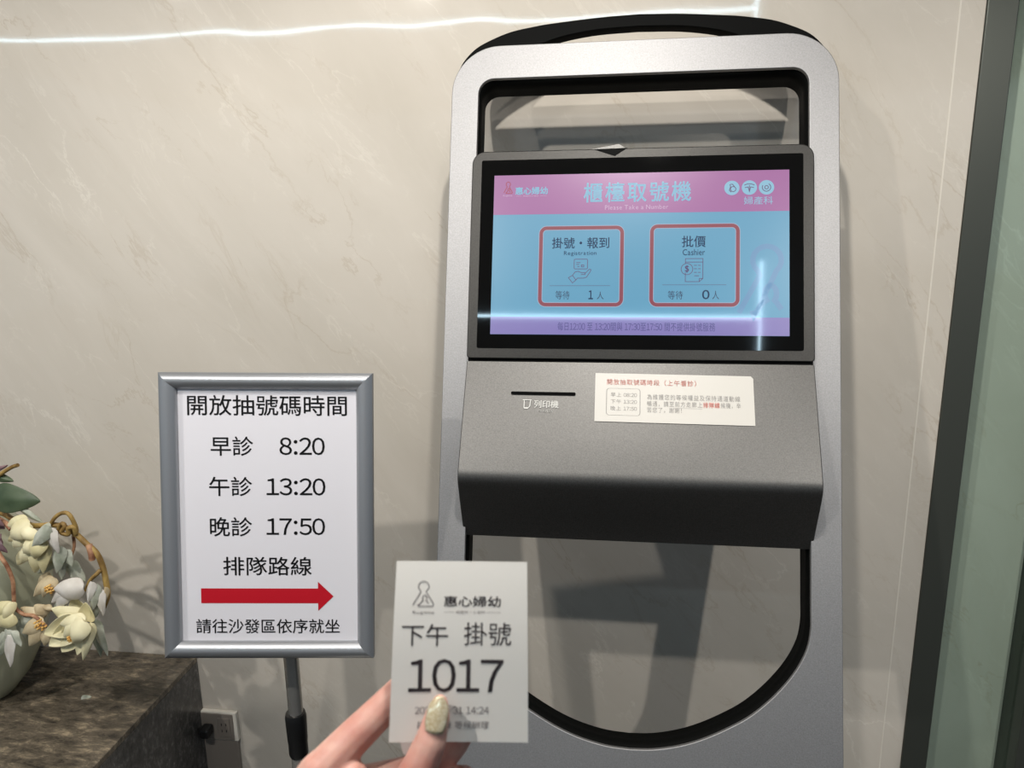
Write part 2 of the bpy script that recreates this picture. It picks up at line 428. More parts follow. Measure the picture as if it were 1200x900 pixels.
me = warp(plate([hoop], .022, .0015), KS, -.1055)
link('rear_hoop', me, M['black'], kiosk)
link('base_plate', bevel_box((-.33, .62, 0), (.39, 1.22, .018), .004), M['black'], kiosk)
# monitor
mon = link('monitor_housing', warp(plate([rrect(-.277, -.1745, .277, .1765, (.021, .006))], .012, .0018), KS, -.012), M['bezel'], kiosk)
link('screen_glass', warp(plate([rrect(-.2605, -.1572, .2600, .1608, .003, 4)], .0008), KS, .0), M['gloss_black'], mon)['label'] = 'glossy black glass border of the touch screen'
def KP(pts): return [V(p) for p in pts]
# little pointed clip on the monitor's top edge
def prism(tri, c0, c1, f, m, parent, name):
    vs = [f(a, b, c0) for a, b in tri] + [f(a, b, c1) for a, b in tri]; n = len(tri)
    fs = [tuple(range(n))[::-1], tuple(range(n, 2 * n))] + [(i, (i + 1) % n, n + (i + 1) % n, n + i) for i in range(n)]
    return link(name, mesh(vs, fs), m, parent)
clip = prism([(-.094, .1755), (-.032, .1862), (-.019, .1775)], -.030, -.006, KS, M['graphite'], mon, 'pointed_clip')
prism([(-.074, .1758), (-.018, .1768), (-.0385, .1635)], -.004, .0005, KS, M['black'], mon, 'clip_notch')

# display
disp = link('display', warp(plate([rrect(-.2383, -.1341, .2383, .1341, .0002, 1)], .0004), KS, .0008), M['d_blue'], kiosk)
disp['label'] = 'lit touch screen showing two choices'
c1, c2, c3 = .0014, .0017, .0020
def rect(b): return [(b[0], b[1]), (b[2], b[1]), (b[2], b[3]), (b[0], b[3])]
flat(rect((-.2382, .0668, .2382, .1340)), KS, c1, M['d_pink'], disp, 'header_band')['label'] = 'pink title band'
flat(rect((-.2382, -.1340, .2382, -.1049)), KS, c1, M['d_violet'], disp, 'footer_band')['label'] = 'violet notice band'
def logo_lines(x0, y0, x1, y1):
    """outline of a robed figure holding a small one, in a box"""
    X = lambda t: x0 + (x1 - x0) * t
    Y = lambda t: y0 + (y1 - y0) * t
    def fig(cx, b, h, w_, openleft):
        hd = [(cx + .165 * w_ * math.sin(math.radians(a)) * 1.45, b + h * (.80 + .20 * math.cos(math.radians(a)))) for a in range(-140, 141, 20)]
        neck = [(cx - .12 * w_, b + h * .58)]
        l = [(cx - .47 * w_, b + h * .05)] + neck + hd + [(cx + .12 * w_, b + h * .58), (cx + .47 * w_, b + h * .08), (cx + .42 * w_, b)]
        return l + ([(cx - .22 * w_, b), (cx - .25 * w_, b + h * .08)] if openleft else [])
    big = fig(.5, 0, 1, 1, True)
    hd = [(.56 + .10 * math.sin(math.radians(a)), .32 + .12 * math.cos(math.radians(a))) for a in range(-140, 141, 28)]
    small = [(.28, .02), (.44, .20)] + hd + [(.66, .20), (.74, .10)]
    return [[(X(a), Y(b)) for a, b in spline2(big)], [(X(a), Y(b)) for a, b in small]]
def spline2(p): return [(q[0], q[1]) for q in p]
strokes(logo_lines(-.222, .1032, -.2069, .1225), .0013, KS, c2, M['d_crimson'], disp, 'logo_mark')
text('Eugene', (-.2225, .0972, -.2072, .1008), KS, c2, .0, M['d_white'], disp)
text('惠心婦幼', (-.2024, .1003, -.148, .1134), KS, c2, .028, M['d_sky'], disp)
text('婦產科小兒科', (-.189, .0967, -.163, .0996), KS, c2, .0, M['d_white'], disp)
for x0, x1 in ((-.2008, -.1915), (-.1605, -.1492)): strokes([[(x0, .0981), (x1, .0981)]], .0004, KS, c2, M['d_white'], disp, 'rule_line')
text('櫃檯取號機', (-.0885, .0851, .0853, .1187), KS, c2, .016, M['d_sky'], disp, track=.10)
text('Please Take a Number', (-.0531, .0728, .0489, .0803), KS, c2, .0, M['d_white'], disp, track=.08)
for i, (x0, x1) in enumerate(((.1371, .1612), (.1645, .1884), (.1911, .2149))):
    cx = (x0 + x1) / 2; cy = .1056; r = .0119
    flat(circle(cx, cy, r)[:-1], KS, c2, M['d_sky'], disp, 'round_badge')
    if i == 0: L_ = [circle(cx + .002, cy - .002, .0042, 16), [(cx - .003, cy + .006), (cx - .002, cy + .002), (cx - .004, cy - .004), (cx - .001, cy - .007)], [(cx - .002, cy + .006), (cx + .001, cy + .006), (cx + .004, cy + .002)]]
    elif i == 1: L_ = [[(cx - .008, cy + .004), (cx - .003, cy + .006), (cx + .003, cy + .006), (cx + .008, cy + .004)], [(cx - .007, cy), (cx - .002, cy + .001), (cx, cy - .007), (cx + .002, cy + .001), (cx + .007, cy)], [(cx, cy - .007), (cx, cy + .004)]]
    else: L_ = [circle(cx, cy, .0028, 14), circle(cx, cy, .0065, 20, 150, 420)]
    strokes(L_, .0012, KS, c3, M['d_plum'], disp, 'badge_symbol')
text('婦產科', (.1679, .0778, .2129, .091), KS, c2, .0, M['d_sky'], disp)
# large pale figure behind the choices
GH = logo_lines(.158, -.103, .250, .010)
strokes([[p for p in l if p[0] < .2378] for l in GH], .0085, KS, c1, M['d_ghost'], disp, 'pale_figure_mark')
for (b, lab) in (((-.1605, -.0880, -.0212, .0464), 'registration choice'), ((.0200, -.0880, .1622, .0475), 'cashier choice')):
    def ring(k0, k1): return [rrect(b[0] + k0, b[1] + k0, b[2] - k0, b[3] - k0, max(.0125 - k0, .004), 6), rrect(b[0] + k1, b[1] + k1, b[2] - k1, b[3] - k1, max(.0125 - k1, .004), 6)]
    link('button_rim', warp(plate(ring(-.0008, .0074), 0), KS, c1 + .0001), M['d_rim'], disp)
    link('button_frame', warp(plate(ring(.0004, .0062), 0), KS, c2), M['d_red'], disp)['label'] = 'red rounded frame of the ' + lab
text('掛號・報到', (-.139, .0085, -.0452, .0271), KS, c2, .008, M['d_navy'], disp)
text('Registration', (-.1189, -.0043, -.0657, .0042), KS, c2, .004, M['d_navy'], disp, track=.05)
text('批價', (.0711, .0091, .1088, .028), KS, c2, .008, M['d_navy'], disp)
text('Cashier', (.0726, -.0040, .1076, .0060), KS, c2, .004, M['d_navy'], disp, track=.05)
for s, b, wt in (('等待', (-.1315, -.0759, -.1083, -.0618), 0), ('人', (-.0638, -.0759, -.0528, -.0632), 0), ('1', (-.0776, -.0759, -.0700, -.0611), .02),
                 ('等待', (.0497, -.0758, .0733, -.0619), 0), ('人', (.1194, -.0757, .13, -.0619), 0), ('0', (.1036, -.0757, .1152, -.0605), .02)):
    text(s, b, KS, c2, wt, M['d_navy'], disp)
strokes([[(-.1416, -.0533), (-.0427, -.0533)]], .0006, KS, c2, M['d_plum'], disp, 'rule_line')
strokes([[(.0407, -.0522), (.1412, -.0522)]], .0006, KS, c2, M['d_plum'], disp, 'rule_line')
# icons: a hand holding out a card; a bill with a coin
ox, oy, s_ = -.1113, -.0476, .001
card = [rrect(-.1018, -.0255, -.0800, -.0093, .0018, 3) + [rrect(-.1018, -.0255, -.0800, -.0093, .0018, 3)[0]], [(-.0985, -.0150), (-.0915, -.0150)], [(-.0985, -.0180), (-.0935, -.0180)], [(-.0965, -.0215), (-.0930, -.0215)], [(-.0900, -.0190), (-.0860, -.0190), (-.0860, -.0220), (-.0900, -.0220), (-.0900, -.0190)]]
handl = [[(-.1108, -.0400), (-.1042, -.0362), (-.0985, -.0438), (-.1040, -.0488), (-.1108, -.0400)],
         [(-.1042, -.0362), (-.1000, -.0305), (-.0950, -.0295), (-.0895, -.0318), (-.0842, -.0318), (-.0835, -.0345), (-.0905, -.0348)],
         [(-.0838, -.0330), (-.0770, -.0262), (-.0742, -.0268), (-.0752, -.0300), (-.0815, -.0395), (-.0860, -.0408), (-.0960, -.0408), (-.0985, -.0438)]]
strokes(card + handl, .0010, KS, c2, M['d_plum'], disp, 'card_and_hand_icon')
bill = [[(.0770, -.0320), (.0770, -.0470), (.0990, -.0470), (.1045, -.0420), (.1045, -.0095), (.0770, -.0095), (.0770, -.0175)], [(.0770, -.0152), (.1045, -.0152)], [(.0990, -.0470), (.0990, -.0420), (.1045, -.0420)], circle(.0795, -.0265, .0092, 22)]
for y in (-.0205, -.0260, -.0320): bill += [[(.0905, y), (.0950, y)], [(.0970, y), (.1010, y)]]
bill += [[(.0910, -.0375), (.0985, -.0375)]]
strokes(bill, .0010, KS, c2, M['d_plum'], disp, 'bill_and_coin_icon')
text('$', (.0762, -.0325, .0828, -.0205), KS, c2, .01, M['d_plum'], disp)
text('每日12:00 至 13:20間與 17:30至17:50 間不提供掛號服務', (-.1268, -.1274, .1243, -.1135), KS, c2, .0, M['d_indigo'], disp, track=.03)

# printer housing below the monitor
prof = [(-.179, .004), (-.30, -.0288), (-.3555, -.0438), (-.3605, -.0449), (-.3655, -.0452), (-.371, -.0445), (-.377, -.0422), (-.384, -.0380)]
prof += [(-.401, -.0262), (-.426, -.0075), (-.4535, .0130), (-.466, .0200), (-.468, .060), (-.179, .060)]
def slab(prof, hw):
    vs = []; n = len(prof)
    rings = ((-hw, .0), (-hw + .0012, -.0), (hw - .0012, 0), (hw, 0))
    for i, (x, _) in enumerate(rings):
        for (y, d) in prof:
            k = 1.0 if i in (1, 2) else .0
            vs.append(KS(x, y - (0 if k else .0008 if y > -.2 else 0), -d - (0 if k else .0010)))
    fs = [tuple(range(n))[::-1], tuple(range(3 * n, 4 * n))]
    for r in range(3):
        for i in range(n): j = (i + 1) % n; fs.append((r * n + i, r * n + j, (r + 1) * n + j, (r + 1) * n + i))
    return mesh(vs, fs)
ph = link('printer_housing', slab(prof, .277), M['graphite'], kiosk, smooth=32)
link('housing_gap', warp(plate([rect((-.2755, -.1805, .2755, -.172))], .010), KS, -.016), M['black'], ph)
link('paper_slot', warp(plate([rrect(-.1995, -.0572, -.0947, -.0520, .0024, 5)], .0006), KF, .0001), M['gloss_black'], ph)['label'] = 'thin black paper slot'
text('列印機', (-.161, -.0791, -.1215, -.0663), KF, .0004, .0, M['white_ink'], ph)
text('PRINTER', (-.1539, -.0857, -.1303, -.0823), KF, .0004, .006, M['white_ink'], ph, track=.05)
strokes([[(-.1794, -.0660), (-.1652, -.0660)], [(-.1770, -.0662), (-.1770, -.0790), (-.1700, -.0792), (-.1678, -.0765), (-.1668, -.0662)], [(-.1770, -.0805), (-.1705, -.0805)]], .0011, KF, .0004, M['white_ink'], ph, 'printed_icon')

# paper notice stuck on the housing
S0 = (-.0638, -.0182); SW, SH = .2464, .0812
def ST(a, b, c=0): return KF(S0[0] + a * SW, S0[1] - .0022 * a - b * SH, c)    # fractions of the label, from its top left
def STf(a, b, c=0): return ST(a, -b, c)
st = link('notice_sticker', warp(plate([[(0, 0), (.985, 0), (1, -.05), (1, -1), (0, -1)]], 0), STf, .0005), M['label'], kiosk)
st['label'] = 'white printed paper notice'
def stext(s, x0, y0, x1, y1, m, wt=0, track=.08): text(s, (x0 / 1122, -y1 / 350, x1 / 1122, -y0 / 350), STf, .0009, wt, m, st, track=track)
stext('開放抽取號碼時段（上午看診）', 86, 42, 722, 84, M['pink_ink'], .008)
bx = [(q[0] / 1122, -q[1] / 350) for q in rrect(84, 110, 324, 303, 20, 5)]
strokes([bx + [bx[0]]], .004, STf, .0009, M['grey_ink'], st, 'notice_border')
for i, s in enumerate(('早上 08:20', '下午 13:20', '晚上 17:50')): stext(s, 114, 140 + 49 * i, 302, 172 + 49 * i, M['grey_ink'])
stext('為維護您的等候權益及保持通道動線', 374, 146, 1026, 186, M['grey_ink'])
stext('暢通，請至前方走廊上', 374, 195, 762, 235, M['grey_ink'])
stext('排隊線', 768, 195, 884, 235, M['pink_ink'], .025)
stext('候機，辛', 890, 195, 1028, 235, M['grey_ink'])
stext('苦您了，謝謝！', 374, 240, 618, 278, M['grey_ink'])
strokes([[(560 / 1122, -242 / 350), (762 / 1122, -242 / 350)]], .004, STf, .0009, M['grey_ink'], st, 'underline')

# ---------------------------------------------------------------- the poster sign on its pole
PX, PY = -.5385, 1.105
sign = thing('poster_stand', (PX, PY, 0), 'silver framed white opening-hours poster with red arrow on a chrome pole', 'sign')
FW, FH, RW = .1635, .2248, .0255
def rail(a, b, nx, ny):
    """one mitred snap-frame rail from corner a to corner b; (nx, ny) points inward"""
    vs, fs = [], []; n = 12; d = (V(b) - V(a)).normalized()
    sec = [(0, -.004)] + [(RW * i / n, .0035 + .0105 * math.sin(math.pi * (.08 + .92 * i / n)) ** .7) for i in range(n + 1)] + [(RW, .0), (RW, -.004)]
    for wv, h in sec:
        for e, s in ((a, 1), (b, -1)):
            vs.append(SG(e[0] + nx * wv + d.x * s * wv, e[1] + ny * wv + d.y * s * wv, h))
    k = len(sec)
    for i in range(k): j = (i + 1) % k; fs.append((2 * i, 2 * j, 2 * j + 1, 2 * i + 1))
    fs.append(tuple(2 * i for i in range(k))); fs.append(tuple(2 * i + 1 for i in range(k))[::-1])
    return mesh(vs, fs)
for a, b, nx, ny in (((-FW, FH), (FW, FH), 0, -1), ((-FW, -FH), (FW, -FH), 0, 1), ((-FW, -FH), (-FW, FH), 1, 0), ((FW, -FH), (FW, FH), -1, 0)):
    link('frame_rail', rail(a, b, nx, ny), M['alu'], sign, smooth=40)
link('back_board', warp(plate([rect((-FW + .001, -FH + .001, FW - .001, FH - .001))], .004), SG, -.008), M['plastic'], sign)
po = link('poster', warp(plate([rect((-.140, -.2015, .140, .2015))], .001), SG, -.001), M['poster'], sign)
for s, b in (('開放抽號碼時間', (-.123, .1582, .1229, .1898)), ('早診', (-.0882, .0953, -.0227, .1256)), ('8:20', (.018, .0969, .0881, .1244)),
             ('午診', (-.0916, .0318, -.0253, .0622)), ('13:20', (-.003, .0332, .0886, .0604)), ('晚診', (-.0918, -.0322, -.0263, -.0016)), ('17:50', (-.0039, -.0297, .0874, -.0029)),
             ('排隊路線', (-.0723, -.0944, .0659, -.0646)), ('請往沙發區依序就坐', (-.1164, -.1878, .1091, -.1645))):
    text(s, b, SG, .0005, .006, M['ink'], po)
flat([(-.1077, -.1390), (.0754, -.1390), (.0754, -.1514), (.0996, -.1279), (.0754, -.1044), (.0754, -.1153), (-.1077, -.1153)], SG, .0005, M['red'], po, 'arrow')['label'] = 'red arrow pointing right'
link('upper_pole', lathe([(.0125, .645), (.0125, 1.06)], PX, PY, 28), M['chrome'], sign, smooth=40)
link('collar', lathe([(.0150, .572), (.0165, .576), (.0165, .600), (.0172, .604), (.0182, .648), (.0165, .656), (.013, .657)], PX - .001, PY, 28), M['plastic'], sign, smooth=40)['label'] = 'black height-adjusting collar'
link('lower_pole', lathe([(.0135, .02), (.0135, .576)], PX - .001, PY, 28), M['chrome'], sign, smooth=40)
link('round_base', lathe([(.15, 0), (.15, .008), (.13, .018), (.03, .03), (.018, .06)], PX - .001, PY, 40), M['chrome'], sign, smooth=40)
link('bracket', bevel_box((PX - .02, 1.086, .97), (PX + .02, 1.104, 1.05), .003), M['plastic'], sign)

# ---------------------------------------------------------------- counter, outlet
CT = .4178
counter = thing('stone_counter', (-1.6, 1.2, 0), 'low stone counter with brown veined top beneath the flower vase', 'counter')
link('counter_body', bevel_box((-2.6, .70, 0), (-1.028, WALL - .001, CT - .0142), .0008), M['stone_side'], counter)
link('countertop', bevel_box((-2.6, .70, CT - .0142), (-1.028, WALL - .001, CT), .0015), M['stone_top'], counter)
out = thing('wall_outlet', (-.985, WALL, .23), 'grey power outlet with white rim on the marble wall beside the stone counter', 'outlet')
link('outlet_rim', bevel_box((-1.055, WALL - .012, .190), (-.9345, WALL, .271), .002), M['outlet_trim'], out)['label'] = 'white rim'
fp = link('outlet_plate', bevel_box((-1.052, WALL - .014, .1925), (-.9435, WALL - .006, .2665), .0015), M['outlet'], out)
for zx in (-.968,):
    link('socket_insert', bevel_box((zx - .016, WALL - .0155, .203), (zx + .016, WALL - .010, .256), .001), M['outlet'], out)
    for dx, dz in ((-.006, .238), (.006, .238), (-.006, .220), (.006, .220)):
        link('socket_hole', bevel_box((zx + dx - .0011, WALL - .0158, dz - .0035), (zx + dx + .0011, WALL - .0150, dz + .0035), 0), M['plastic'], out)
link('plug', bevel_box((-1.022, WALL - .045, .213), (-.996, WALL - .0135, .240), .006), M['plastic'], out)['label'] = 'black plug'
tag(link('cable_trunking', bevel_box((-1.05, WALL - .010, 0), (-.9375, WALL, .189), .002), M['outlet']), 'grey cable trunking cover under the power outlet beside the stone counter', 'trunking')

# ---------------------------------------------------------------- vase and flower branches
VX, VY = -1.452, 1.405
vase = lathe([(.066, CT), (.072, CT + .004), (.105, .462), (.140, .53), (.165, .60), (.176, .67), (.174, .73), (.155, .79), (.120, .83), (.098, .85), (.094, .862), (.088, .862), (.086, .84), (.10, .81), (.08, .70)], VX, VY, 56)
tag(link('flower_vase', vase, M['ceramic'], smooth=50), 'round grey green ceramic vase holding magnolia branches on the stone counter', 'vase')

def petal(B, T, wid, bow=.0, cup=.0, tipcurl=0.0, roll=0.0, shape=.62, n=10, k=8, wave=0.0, fold=0.0):
    """one petal or leaf from B to T: bowed toward -Y, cupped across, with a curled tip"""
    B, T = V(B), V(T); ax = T - B; Ln = ax.length; ax.normalize()
    view = V((0, -1, .25)).normalized(); sd = ax.cross(view).normalized(); nn = sd.cross(ax).normalized()
    q = Matrix.Rotation(roll, 3, ax); sd = q @ sd; nn = q @ nn
    vs, fs = [], []
    for i in range(n + 1):
        t = i / n
        hw = wid / 2 * (max(0, math.sin(math.pi * min(1, t ** shape * .96 + .04))) ** .75) + wid * .02
        c = B + ax * (Ln * t) + nn * (bow * math.sin(math.pi * t) + tipcurl * t ** 3)
        for j in range(k + 1):
            s = 2 * j / k - 1
            vs.append(c + sd * (hw * s) + nn * (-cup * s * s * (hw / (wid / 2 + 1e-6)) + wave * math.sin(9 * t + 3 * s) * abs(s) - fold * abs(s) * (hw / (wid / 2 + 1e-6))))
    for i in range(n):
        for j in range(k): a = i * (k + 1) + j; fs.append((a, a + 1, a + k + 2, a + k + 1))
    return vs, fs
def petals(name, rows, m, parent, thick=.0009):
    vs, fs = [], []
    for r in rows:
        r = dict(r)
        if name == 'leaf': r['bow'] = r.get('bow', 0) * .45; r['cup'] = r.get('cup', 0) * .3; r['fold'] = .0045; r['wave'] = .0016
        else: r['wave'] = .0011; r['wid'] *= 1.10
        a, b = petal(**r); o = len(vs); vs += a; fs += [tuple(i + o for i in q) for q in b]
    me = mesh(vs, fs); ob = link(name, me, m, parent, smooth=80)
    so = ob.modifiers.new('thickness', 'SOLIDIFY'); so.thickness = thick; so.offset = 0
    sb = ob.modifiers.new('smooth', 'SUBSURF'); sb.levels = 1; sb.render_levels = 1
    return ob
def pr(x0, y0, x1, y1, w_, Y=1.30, dY=0.0, **k):
    return dict(B=at(x0, y0, Y), T=at(x1, y1, Y + dY), wid=w_ * .00165, **k)
MOUTH = V((VX, VY - .03, .855))
up_br = thing('magnolia_branch', (VX, VY, .86), 'thick mustard brown branch looping above the cream blooms, arching down from the vase', 'branch', None)
lo_br = thing('magnolia_branch', (VX, VY, .86), 'thin pinkish twig hanging over the vase front with the widest open cream bloom', 'branch', None)
top_br = thing('magnolia_branch', (VX, VY, .86), 'highest sprig in the vase with the large dark green leaf', 'branch', None)
def stem(name, pts, rad, m, parent): return link(name, tube(spline(pts, 6), rad_fit((rad[0] * 1.25, rad[1] * 1.25), len(spline(pts, 6))), 10), m, parent, smooth=60)
def rad_fit(r, n): return [r[0] + (r[1] - r[0]) * i / (n - 1) for i in range(n)]
# upper branch
Yb = 1.29
stem('stem', [MOUTH, at(-25, 606, 1.36), at(0, 601, 1.33), at(18, 610, 1.31), at(40, 616, 1.30), at(62, 615, Yb), at(76, 618, Yb), at(88, 625, Yb), at(101, 637, Yb), at(113, 648, Yb), at(120, 663, Yb), at(124, 680, Yb), at(126, 698, Yb), at(121, 712, Yb)], (.0042, .0046), M['bark'], up_br)
stem('tendril', [at(58, 617, Yb - .004), at(64, 607, Yb - .008), at(72, 601.5, Yb - .01), at(80, 602, Yb - .012), at(86, 611, Yb - .01), at(89.5, 621, Yb - .005), at(87, 627, Yb)], (.0030, .0036), M['bark'], up_br)
stem('tendril', [at(66, 626, Yb - .006), at(72, 614, Yb - .012), at(76, 617, Yb - .014), at(72, 624, Yb - .012), at(80, 626, Yb - .012), at(80, 619, Yb - .014), at(86, 618, Yb - .012), at(89, 625, Yb - .006)], (.0034, .0036), M['bark'], up_br)
stem('tendril', [at(86, 628, Yb + .004), at(87, 640, Yb + .006), at(84, 650, Yb + .006), at(79, 659, Yb + .004)], (.0026, .0020), M['twig'], up_br)
stem('side_twig', [at(104, 638, Yb), at(107, 648, Yb - .004), at(108, 656, Yb - .004)], (.0052, .0050), M['twig'], up_br)
stem('side_twig', [at(118, 668, Yb - .004), at(113, 673, Yb - .010), at(106, 680, Yb - .012), at(100, 692, Yb - .012)], (.0036, .0026), M['bark'], up_br)
def bloom(parent, rows, m, center=None, label=None):
    b = petals('bloom', rows, m, parent)
    if label: b['label'] = label
    if center:
        cx, cy, r, Y = center
        bm = bmesh.new()
        for i in range(14):
            a = i * 2.4; rr = r * .00165 * math.sqrt(i / 14)
            p = at(cx, cy, Y) + V((rr * math.cos(a), -.004 * (1 - i / 14), rr * math.sin(a)))
            bmesh.ops.create_icosphere(bm, subdivisions=1, radius=.0026, matrix=Matrix.Translation(p) @ Matrix.Diagonal((1, 1.6, 1, 1)))
        me = bpy.data.meshes.new('mesh'); bm.to_mesh(me); bm.free(); link('stamens', me, M['amber'], b, smooth=80)
    return b
# closed cream bud at the left, over the branch
bloom(up_br, [pr(33, 609, 8, 616, 15, 1.285, bow=.008, cup=.004), pr(36, 614, 12, 630, 22, 1.275, bow=.014, cup=.010), pr(37, 618, 30, 633, 24, 1.27, bow=.012, cup=.010), pr(35, 620, 9, 634, 13, 1.29, bow=.010, cup=.005), pr(32, 626, 15, 641, 15, 1.285, bow=.010, cup=.006)], M['cream'])
# second cream bloom hanging below it
bloom(up_br, [pr(50, 630, 40, 655, 20, 1.265, bow=.014, cup=.009), pr(46, 632, 27, 648, 17, 1.27, bow=.012, cup=.008), pr(40, 638, 24, 660, 16, 1.285, bow=.01, cup=.006), pr(46, 640, 40, 671, 20, 1.28, bow=.010, cup=.008), pr(54, 638, 50, 672, 16, 1.275, bow=.008, cup=.006), pr(33, 645, 20, 662, 14, 1.295, bow=.008, cup=.004)], M['cream'])
for r in (pr(58, 618, 37, 641, 17, 1.255, bow=.010, cup=.006), pr(60, 617, 44, 626, 13, 1.265, bow=.008, cup=.004)): petals('leaf', [r], M['sage'], up_br)
petals('leaf', [pr(59, 619, 67, 650, 13, 1.258, bow=.010, cup=.005, tipcurl=-.004)], M['lilac'], up_br)
for r in (pr(71, 640, 66, 672, 18, 1.27, bow=.010, cup=.006), pr(74, 645, 84, 664, 15, 1.275, bow=.006, cup=.004), pr(66, 655, 44, 672, 14, 1.295, bow=.008, cup=.004), pr(70, 650, 72, 680, 16, 1.29, bow=.006, cup=.004), pr(78, 660, 100, 682, 20, 1.30, bow=.008, cup=.005)): petals('leaf', [r], M['sage'], up_br)
petals('leaf', [pr(20, 594, 50, 613, 9, 1.30, bow=.006, cup=.004)], M['sage'], up_br)
# beige half open bloom behind
bloom(up_br, [pr(62, 676, 39, 699, 13, 1.285, bow=.008, cup=.005), pr(63, 676, 50, 700, 12, 1.28, bow=.010, cup=.005), pr(64, 677, 60, 699, 12, 1.28, bow=.008, cup=.004), pr(60, 674, 44, 684, 12, 1.295, bow=.006, cup=.004)], M['beige'], (58, 690, 6, 1.268), 'half open beige bloom')
# pale lilac curled bloom
bloom(up_br, [pr(98, 690, 63, 690, 24, 1.262, bow=.014, cup=.012), pr(92, 684, 60, 706, 20, 1.272, bow=.010, cup=.010), pr(84, 690, 66, 712, 16, 1.268, bow=.008, cup=.006)], M['lilac'], None, 'pale lilac white bloom')
# right-hand leaves hanging from the branch tip
for r, m_ in ((pr(108, 682, 103, 706, 12, 1.268, bow=.008, cup=.006), 'lilac'), (pr(112, 684, 108, 716, 15, 1.272, bow=.008, cup=.006), 'sage'), (pr(116, 690, 121, 722, 13, 1.275, bow=.010, cup=.006), 'lilac'), (pr(110, 700, 112, 724, 14, 1.28, bow=.006, cup=.005), 'sage'),
              (pr(110, 726, 126, 769, 13, 1.272, bow=.010, cup=.008), 'sage'), (pr(108, 728, 118, 770, 15, 1.28, bow=.008, cup=.008), 'sage'), (pr(124, 688, 120, 712, 9, 1.28, bow=.006, cup=.004), 'beige')):
    petals('leaf', [r], M[m_], up_br)
# lower twig
Yl = 1.268
stem('stem', [MOUTH, at(-30, 632, 1.33), at(-8, 640, 1.29), at(2, 654, Yl), at(9, 665, Yl), at(15, 681, Yl), at(16, 697, Yl), at(18, 712, Yl), at(28, 720, Yl), at(40, 722, Yl - .005), at(54, 734, Yl - .008)], (.0036, .0028), M['twig'], lo_br)
stem('side_twig', [at(18, 714, Yl), at(10, 722, Yl), at(4, 732, Yl + .006)], (.0030, .0022), M['twig'], lo_br)
# cream bloom above the big one
bloom(lo_br, [pr(99, 727, 60, 713, 22, 1.262, bow=.008, cup=.007), pr(101, 729, 84, 700, 27, 1.268, bow=-.006, cup=-.012), pr(104, 729, 100, 706, 21, 1.262, bow=-.004, cup=-.009), pr(98, 730, 68, 722, 16, 1.252, bow=.008, cup=.007)], M['cream'], None, 'pale cream bloom cupped downward')
# the largest open bloom
bloom(lo_br, [pr(96, 727, 51, 743, 24, 1.238, bow=-.004, cup=-.011), pr(95, 731, 57, 757, 25, 1.236, bow=-.006, cup=-.012), pr(95, 732, 72, 764, 27, 1.236, bow=-.006, cup=-.011),
              pr(97, 727, 74, 746, 20, 1.214, bow=.008, cup=.007), pr(99, 728, 86, 754, 22, 1.208, bow=.012, cup=.010), pr(103, 730, 90, 768, 17, 1.222, bow=-.003, cup=-.008),
              pr(108, 730, 97, 774, 13, 1.220, bow=.008, cup=.008), pr(101, 727, 70, 731, 18, 1.220, bow=.010, cup=.007), pr(104, 730, 104, 762, 14, 1.234, bow=.006, cup=.006)], M['cream'], (84, 748, 5, 1.212), 'widest open cream bloom')
# yellow-hearted bloom at the middle left
bloom(lo_br, [pr(52, 722, 24, 712, 14, 1.275, bow=.008, cup=.006), pr(56, 720, 40, 709, 18, 1.278, bow=.010, cup=.008), pr(58, 716, 58, 708, 16, 1.278, bow=.008, cup=.006), pr(52, 728, 26, 742, 18, 1.262, bow=.008, cup=.006), pr(50, 732, 34, 757, 18, 1.262, bow=.008, cup=.007), pr(56, 738, 52, 757, 14, 1.258, bow=.006, cup=.005)], M['beige'], (47, 732, 8, 1.25), 'amber hearted beige bloom')
bloom(lo_br, [pr(16, 716, -8, 708, 18, 1.262, bow=.010, cup=.008), pr(16, 720, 0, 734, 20, 1.255, bow=.010, cup=.009), pr(17, 718, 3, 712, 22, 1.258, bow=.012, cup=.009), pr(14, 722, -10, 726, 18, 1.262, bow=.010, cup=.007)], M['cream'], None, 'cream bloom cut by the frame edge')
for r, m_ in ((pr(8, 746, -4, 772, 13, 1.25, bow=.008, cup=.006), 'sage'), (pr(10, 744, 12, 782, 15, 1.245, bow=.010, cup=.006), 'lilac'), (pr(13, 740, 25, 758, 12, 1.248, bow=.008, cup=.005), 'sage'), (pr(6, 742, -2, 760, 14, 1.25, bow=.008, cup=.005), 'sage'), (pr(9, 738, 9, 752, 14, 1.248, bow=.006, cup=.005), 'sage'), (pr(40, 722, 20, 735, 18, 1.27, bow=.008, cup=.005), 'sage'),
              (pr(20, 726, 30, 748, 14, 1.272, bow=.008, cup=.005), 'sage'), (pr(62, 718, 80, 700, 14, 1.28, bow=.008, cup=.005), 'sage')):
    petals('leaf', [r], M[m_], lo_br)
